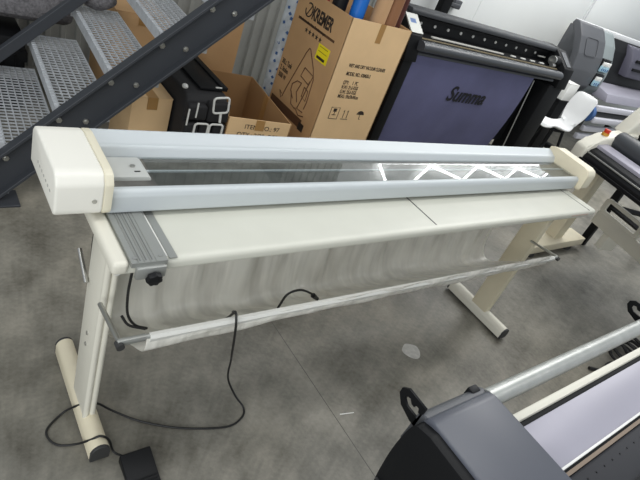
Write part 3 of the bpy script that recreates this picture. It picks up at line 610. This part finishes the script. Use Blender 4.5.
# ================================================================ CHAIR AND WHITE BOX
chr_ = thing('shell_chair', 'white moulded shell chair on black legs beside the roll cutter', 'chair', (5.87, 2.85, 0), math.radians(-12)); chr_.scale = (.85, .74, 1.05)
sp_ = spline([(-.24, 0, .47), (-.20, 0, .505), (-.10, 0, .50), (.02, 0, .485), (.13, 0, .49), (.20, 0, .54), (.235, 0, .64), (.26, 0, .76), (.29, 0, .86), (.32, 0, .89)], 5)
def shell(u, v):
    i = u*(len(sp_)-1); k = min(int(i), len(sp_)-2); p = sp_[k].lerp(sp_[k+1], i-k); t = (v-.5)*2
    wd = .215*(1-.10*math.cos(2*PI*u)**2) * (1-.55*max(0, u-.90)/.10*.4) * (.86+.14*min(1, u/.1)); wa = 1-.28*math.exp(-((u-.56)/.10)**2)
    return (p.x - .03*t*t*(u > .55), t*wd*wa, p.z + .035*t*t*(u < .6))
MB().grid(shell, 44, 18, .012).build('seat_shell', 'chair', chr_, local=True)
for sx, sy in ((-1, -1), (-1, 1), (1, -1), (1, 1)): MB().tube([(sx*.10, sy*.10, .49), (sx*.21, sy*.20, 0)], .022, 10, r1=.016).build('leg', 'blackmetal', chr_, local=True)
MB().box(-.12, .12, -.12, .12, .455, .482, .006).build('seat_support', 'blackmetal', chr_, local=True)
wb = carton('white_box', 'plain white box on a black pedestal behind the white shell chair', 6.05, 6.27, 3.04, 3.22, .95, 0, tape=False, m='white', z0=.752)
pdl = thing('pedestal', 'black pedestal on the floor carrying the plain white box', 'pedestal', (6.16, 3.13, 0))
MB().box(6.06, 6.26, 3.05, 3.21, .02, .74, .006).build('column', 'blackmetal', pdl); MB().box(6.04, 6.275, 3.03, 3.225, .738, .75, .003).build('pedestal_top', 'blackmetal', pdl); MB().box(6.04, 6.275, 3.03, 3.225, 0, .022, .003).build('base_plate', 'blackmetal', pdl)
rd = thing('grey_crate', 'small open grey crate on the floor beside the black cutter leg', 'crate', (5.55, 2.5, 0))
MB().box(5.35, 5.75, 2.40, 2.65, 0, .012).build('crate_bottom', 'greylight', rd)
for a in ((5.35, 5.36, 2.40, 2.65), (5.74, 5.75, 2.40, 2.65), (5.35, 5.75, 2.40, 2.41), (5.35, 5.75, 2.64, 2.65)): MB().box(*a, 0, .18, .002).build('crate_wall', 'greylight', rd)

# ================================================================ LAMINATOR
la = thing('roll_laminator', 'cream roll laminator with dark rollers and a red stop button', 'laminator', (3.87, 1.54, 0), math.radians(-105))
V = lambda mb, n, m, p=la, **k: mb.build(n, m, p, local=True, **k)
cv = [(-.03, .83), (-.03, .93), (.03, .975), (.10, 1.03), (.34, 1.10), (.62, 1.13), (.66, 1.10), (.66, .83)]
e1 = V(MB().prism(cv, 'x', -.13, -.02, .018, 3), 'end_cover', 'cream')
V(MB().cyl((-.075, .13, 1.035), (-.075, .13, 1.056), .026, 20), 'button_ring', 'orange', e1); V(MB().cyl((-.075, .13, 1.056), (-.075, .13, 1.080), .02, 20, .024), 'stop_button', 'red', e1)
V(MB().prism([(-.01, .84), (-.01, .88), (.02, .93), (.06, .955), (.06, .84)], 'x', -.03, 1.9, .004, 2), 'front_guard', 'black')
V(MB().box(-.03, 1.9, -.03, -.012, .835, .86, .003), 'lower_rail', 'charcoal')
V(MB().box(-.03, 1.9, -.002, .008, .905, .915, .002), 'guide_strip', 'alu2')
V(MB().prism([(.055, .94), (.06, .975), (.15, .995), (.16, .95)], 'x', -.03, 1.9, .005, 2), 'feed_table', 'lav')
V(MB().cyl((-.03, .25, 1.03), (1.9, .25, 1.03), .075, 28), 'upper_roller', 'roll')
V(MB().cyl((-.03, .25, .90), (1.9, .25, .90), .05, 24), 'lower_roller', 'roll')
V(MB().box(-.03, 1.9, .40, .44, .95, 1.12, .004), 'film_guard', 'charcoal'); V(MB().box(-.03, 1.9, .46, .60, 1.02, 1.10, .01), 'rear_deck', 'lav')
V(MB().box(-.03, 1.9, .05, .6, .84, .86), 'base_pan', 'charcoal')
V(MB().prism(cv, 'x', 1.9, 2.1, .02, 3), 'end_cover', 'cream')
V(MB().prism([(.28, 1.07), (.40, 1.29), (.46, 1.34), (.60, 1.38), (.63, 1.34), (.55, 1.11)], 'x', -.17, -.05, .02, 3), 'roll_bracket', 'cream'); V(MB().ball((-.18, .44, 1.36), .03, (1, 1, 1), 2), 'bracket_knob', 'capcream')
V(MB().cyl((-.04, .60, 1.30), (1.9, .60, 1.30), .03, 16), 'supply_bar', 'lav')
for xx in (-.12, 1.75):
    pass
# stand of the laminator: post on a long foot with casters, both square to the hall
def W(mb, n, m, p=la, **k): return mb.build(n, m, p, **k)
ps = W(MB().box(4.20, 4.34, 1.50, 1.60, .08, .86, .006), 'stand_post', 'cream2')
ftb = W(MB().box(3.78, 4.66, 1.44, 1.60, .05, .12, .006), 'stand_foot', 'cream2')
for x in (3.86, 4.46): W(MB().cyl((x, 1.465, .034), (x+.05, 1.49, .034), .034, 18), 'caster', 'dark', ftb)
pb = V(MB().box(1.5, 1.6, .2, .3, .08, .88, .006), 'stand_post', 'cream2'); pf = V(MB().box(1.44, 1.62, -.2, .7, .06, .12, .006), 'stand_foot', 'cream2')
for y in (-.15, .62): V(MB().cyl((1.50, y, .03), (1.55, y, .03), .03, 18), 'caster', 'dark', pf)
# rewind tray with a looped handle
ty = V(MB().box(.06, 1.9, .42, .45, .395, .505, .006), 'tray_panel', 'cream')
me = holed(rrect(.38, .125, .03, 5), [rrect(.31, .07, .012, 4)], .025)
me.transform(Matrix(((1, 0, 0, .25), (0, 0, 1, .435), (0, 1, 0, .562), (0, 0, 0, 1)))); me.materials.append(M['cream']); hl = bpy.data.objects.new('tray_handle', me); C.objects.link(hl); hl.parent = ty
V(MB().box(.20, .26, .44, .60, .26, .40, .006), 'tray_bracket', 'cream', ty); V(MB().box(1.5, 1.56, .26, .43, .38, .46, .006), 'tray_hanger', 'cream', ty)
# black stand under the laminator
bs = thing('steel_frame_stand', 'black steel frame stand on the floor beyond the cream laminator tray', 'stand', (5.0, 1.2, 0))
MB().box(4.80, 4.86, 1.47, 1.53, 0, .78, .003).build('leg', 'blackmetal', bs); MB().box(4.55, 4.61, .55, .61, 0, .78, .003).build('leg', 'blackmetal', bs); MB().box(5.40, 5.46, 1.17, 1.23, 0, .78, .003).build('leg', 'blackmetal', bs); MB().box(5.15, 5.21, .25, .31, 0, .78, .003).build('leg', 'blackmetal', bs)
for (a, b) in (((4.83, 1.5), (4.58, .58)), ((5.43, 1.2), (5.18, .28)), ((4.83, 1.5), (5.43, 1.2)), ((4.58, .58), (5.18, .28))):
    for z in (.42, .76): MB().tube([(a[0], a[1], z), (b[0], b[1], z)], .025, 4).build('frame_rail', 'blackmetal', bs)

# ================================================================ FRONT PLOTTER
fp = thing('wide_plotter', 'black and grey wide plotter with a silver roll tube, nearest the camera', 'plotter', (1.7, 0, 0))
F = lambda mb, n, m, p=fp, **k: mb.build(n, m, p, **k)
sc_ = [(p.y, p.z) for p in spline([(0, .262, .996), (0, .276, .985), (0, .283, .93), (0, .283, .86), (0, .274, .77), (0, .25, .68), (0, .21, .62)], 6)]
F(MB().prism([(-.40, .62), (-.40, 1.0), (.235, 1.003)] + sc_, 'x', .752, .782, .010, 3), 'side_cover', 'charcoal')
F(MB().prism([(-.40, .62), (-.40, 1.008), (.255, 1.010), (.272, 1.003), (.278, .985), (.278, .62)], 'x', .778, .99, .006, 3), 'end_cover', 'cover')
F(MB().prism([(.27, .90), (.27, .999), (.284, .998), (.294, .99), (.297, .90)], 'x', .782, .99, .003, 1), 'cover_ledge', 'greyplast')
F(MB().box(.945, .975, .280, .299, .975, 1.001, .004), 'latch_notch', 'black')
for k in range(5): F(MB().box(.745, .751, .05+.05*k, .075+.05*k, .80, .803), 'vent_slot', 'dark')
F(MB().cyl((.985, .262, .985), (3.3, .262, .985), .0225, 32), 'roll_tube', mat('silver_tube', (176, 178, 174), .38, .55, bump=.05, bscale=30, var=.1, vscale=20))
def bracket(x):
    out = [(.285, .955), (.30, .955), (.335, .965), (.352, .985), (.352, 1.0), (.338, 1.012), (.285, 1.012)]
    slot = [(.322, .976), (.334, .984), (.334, .994), (.324, .998), (.316, .990), (.308, .990), (.306, .998), (.298, .998), (.295, .990), (.290, .990), (.290, .976)]
    me = holed(out, [slot], .006); me.transform(Matrix(((0, 0, 1, x), (1, 0, 0, 0), (0, 1, 0, 0), (0, 0, 0, 1)))); me.transform(wm(fp).inverted()); me.materials.append(M['blackmetal'])
    o = bpy.data.objects.new('roll_bracket', me); C.objects.link(o); o.parent = fp
bracket(.785); bracket(1.93)
F(MB().box(.985, 3.3, .192, .212, .95, .975, .005), 'front_rail', 'cream')
F(MB().box(.985, 3.3, .178, .193, .94, .965, .002), 'rail_gap', 'charcoal')
F(MB().box(.985, 3.3, .072, .180, .94, .968, .003), 'platen', 'lav')
F(MB().box(.985, 3.3, .068, .073, .93, .969), 'platen_edge', 'white'); F(MB().box(.985, 3.3, .062, .068, .93, .956), 'platen_groove', 'black')
F(MB().box(.985, 3.3, .054, .062, .93, .962), 'cutting_strip', mat('brown_strip', (132, 116, 100), .5))
F(MB().prism([(-.30, .80), (-.30, .97), (.054, .955), (.054, .80)], 'x', .985, 3.3, .002), 'rear_deck', mat('dark_deck', (36, 38, 44), .5, spec=.25))
F(MB().box(.985, 3.3, -.035, -.025, .955, .966), 'deck_line', 'black')
for k in range(30): F(MB().cyl((1.02+.04*k, .03, .955), (1.02+.04*k, .03, .9575), .002, 8), 'vacuum_hole', 'black')
F(MB().box(.985, 3.3, -.28, .16, .78, .935, .01), 'beam', 'charcoal')
for x in (.88, 3.0):
    l_ = F(MB().box(x-.05, x+.05, -.15, .03, .09, .80, .008), 'stand_leg', 'blackmetal'); F(MB().box(x-.05, x+.05, -.42, .24, .06, .12, .01), 'stand_foot', 'blackmetal', l_)
    for y in (-.36, .18): F(MB().cyl((x-.03, y, .032), (x+.03, y, .032), .032, 18), 'caster', 'dark', l_)
# coil of black cable on the floor
cc = thing('cable_coil', 'loose coil of black cables on the concrete behind the silver tube', 'cable', (3.6, .48, 0))
for k in range(4):
    a0 = .7*k; P = [(3.62+.03*k+(.10-.012*k)*math.cos(a0+2*PI*t/24)*1.1, .47+.02*math.sin(k*2)+(.09+.01*k)*math.sin(a0+2*PI*t/24), .012+.022*k+.012*math.sin(3*PI*t/24)) for t in range(25)]
    MB().tube(P, .011, 8).build('cable_loop', 'cable', cc)
MB().tube(spline([(3.55, .42, .03), (3.4, .47, .012), (3.28, .45, .012), (3.18, .50, .012)], 8), .011, 8).build('cable_tail', 'cable', cc)
MB().tube(spline([(3.60, .46, .05), (3.58, .54, .10), (3.66, .58, .11), (3.74, .52, .06)], 8), .011, 8).build('cable_loop', 'cable', cc)
# marks on the floor
mk = MB(); mk.prism([(2.033+.055*math.cos(t)*(1+.08*math.sin(3*t)), .985+.05*math.sin(t)*(1+.06*math.cos(4*t))) for t in [2*PI*k/28 for k in range(28)]], 'z', 0, .0015)
tag(mk.build('floor_patch', 'mark'), 'round pale filler patch on the concrete floor', 'floor patch')
tag(MB().prism([(1.40, .80), (1.47, .785), (1.471, .788), (1.402, .804)], 'z', 0, .0015).build('plastic_scrap', 'white'), 'thin white scrap lying on the concrete floor', 'scrap')
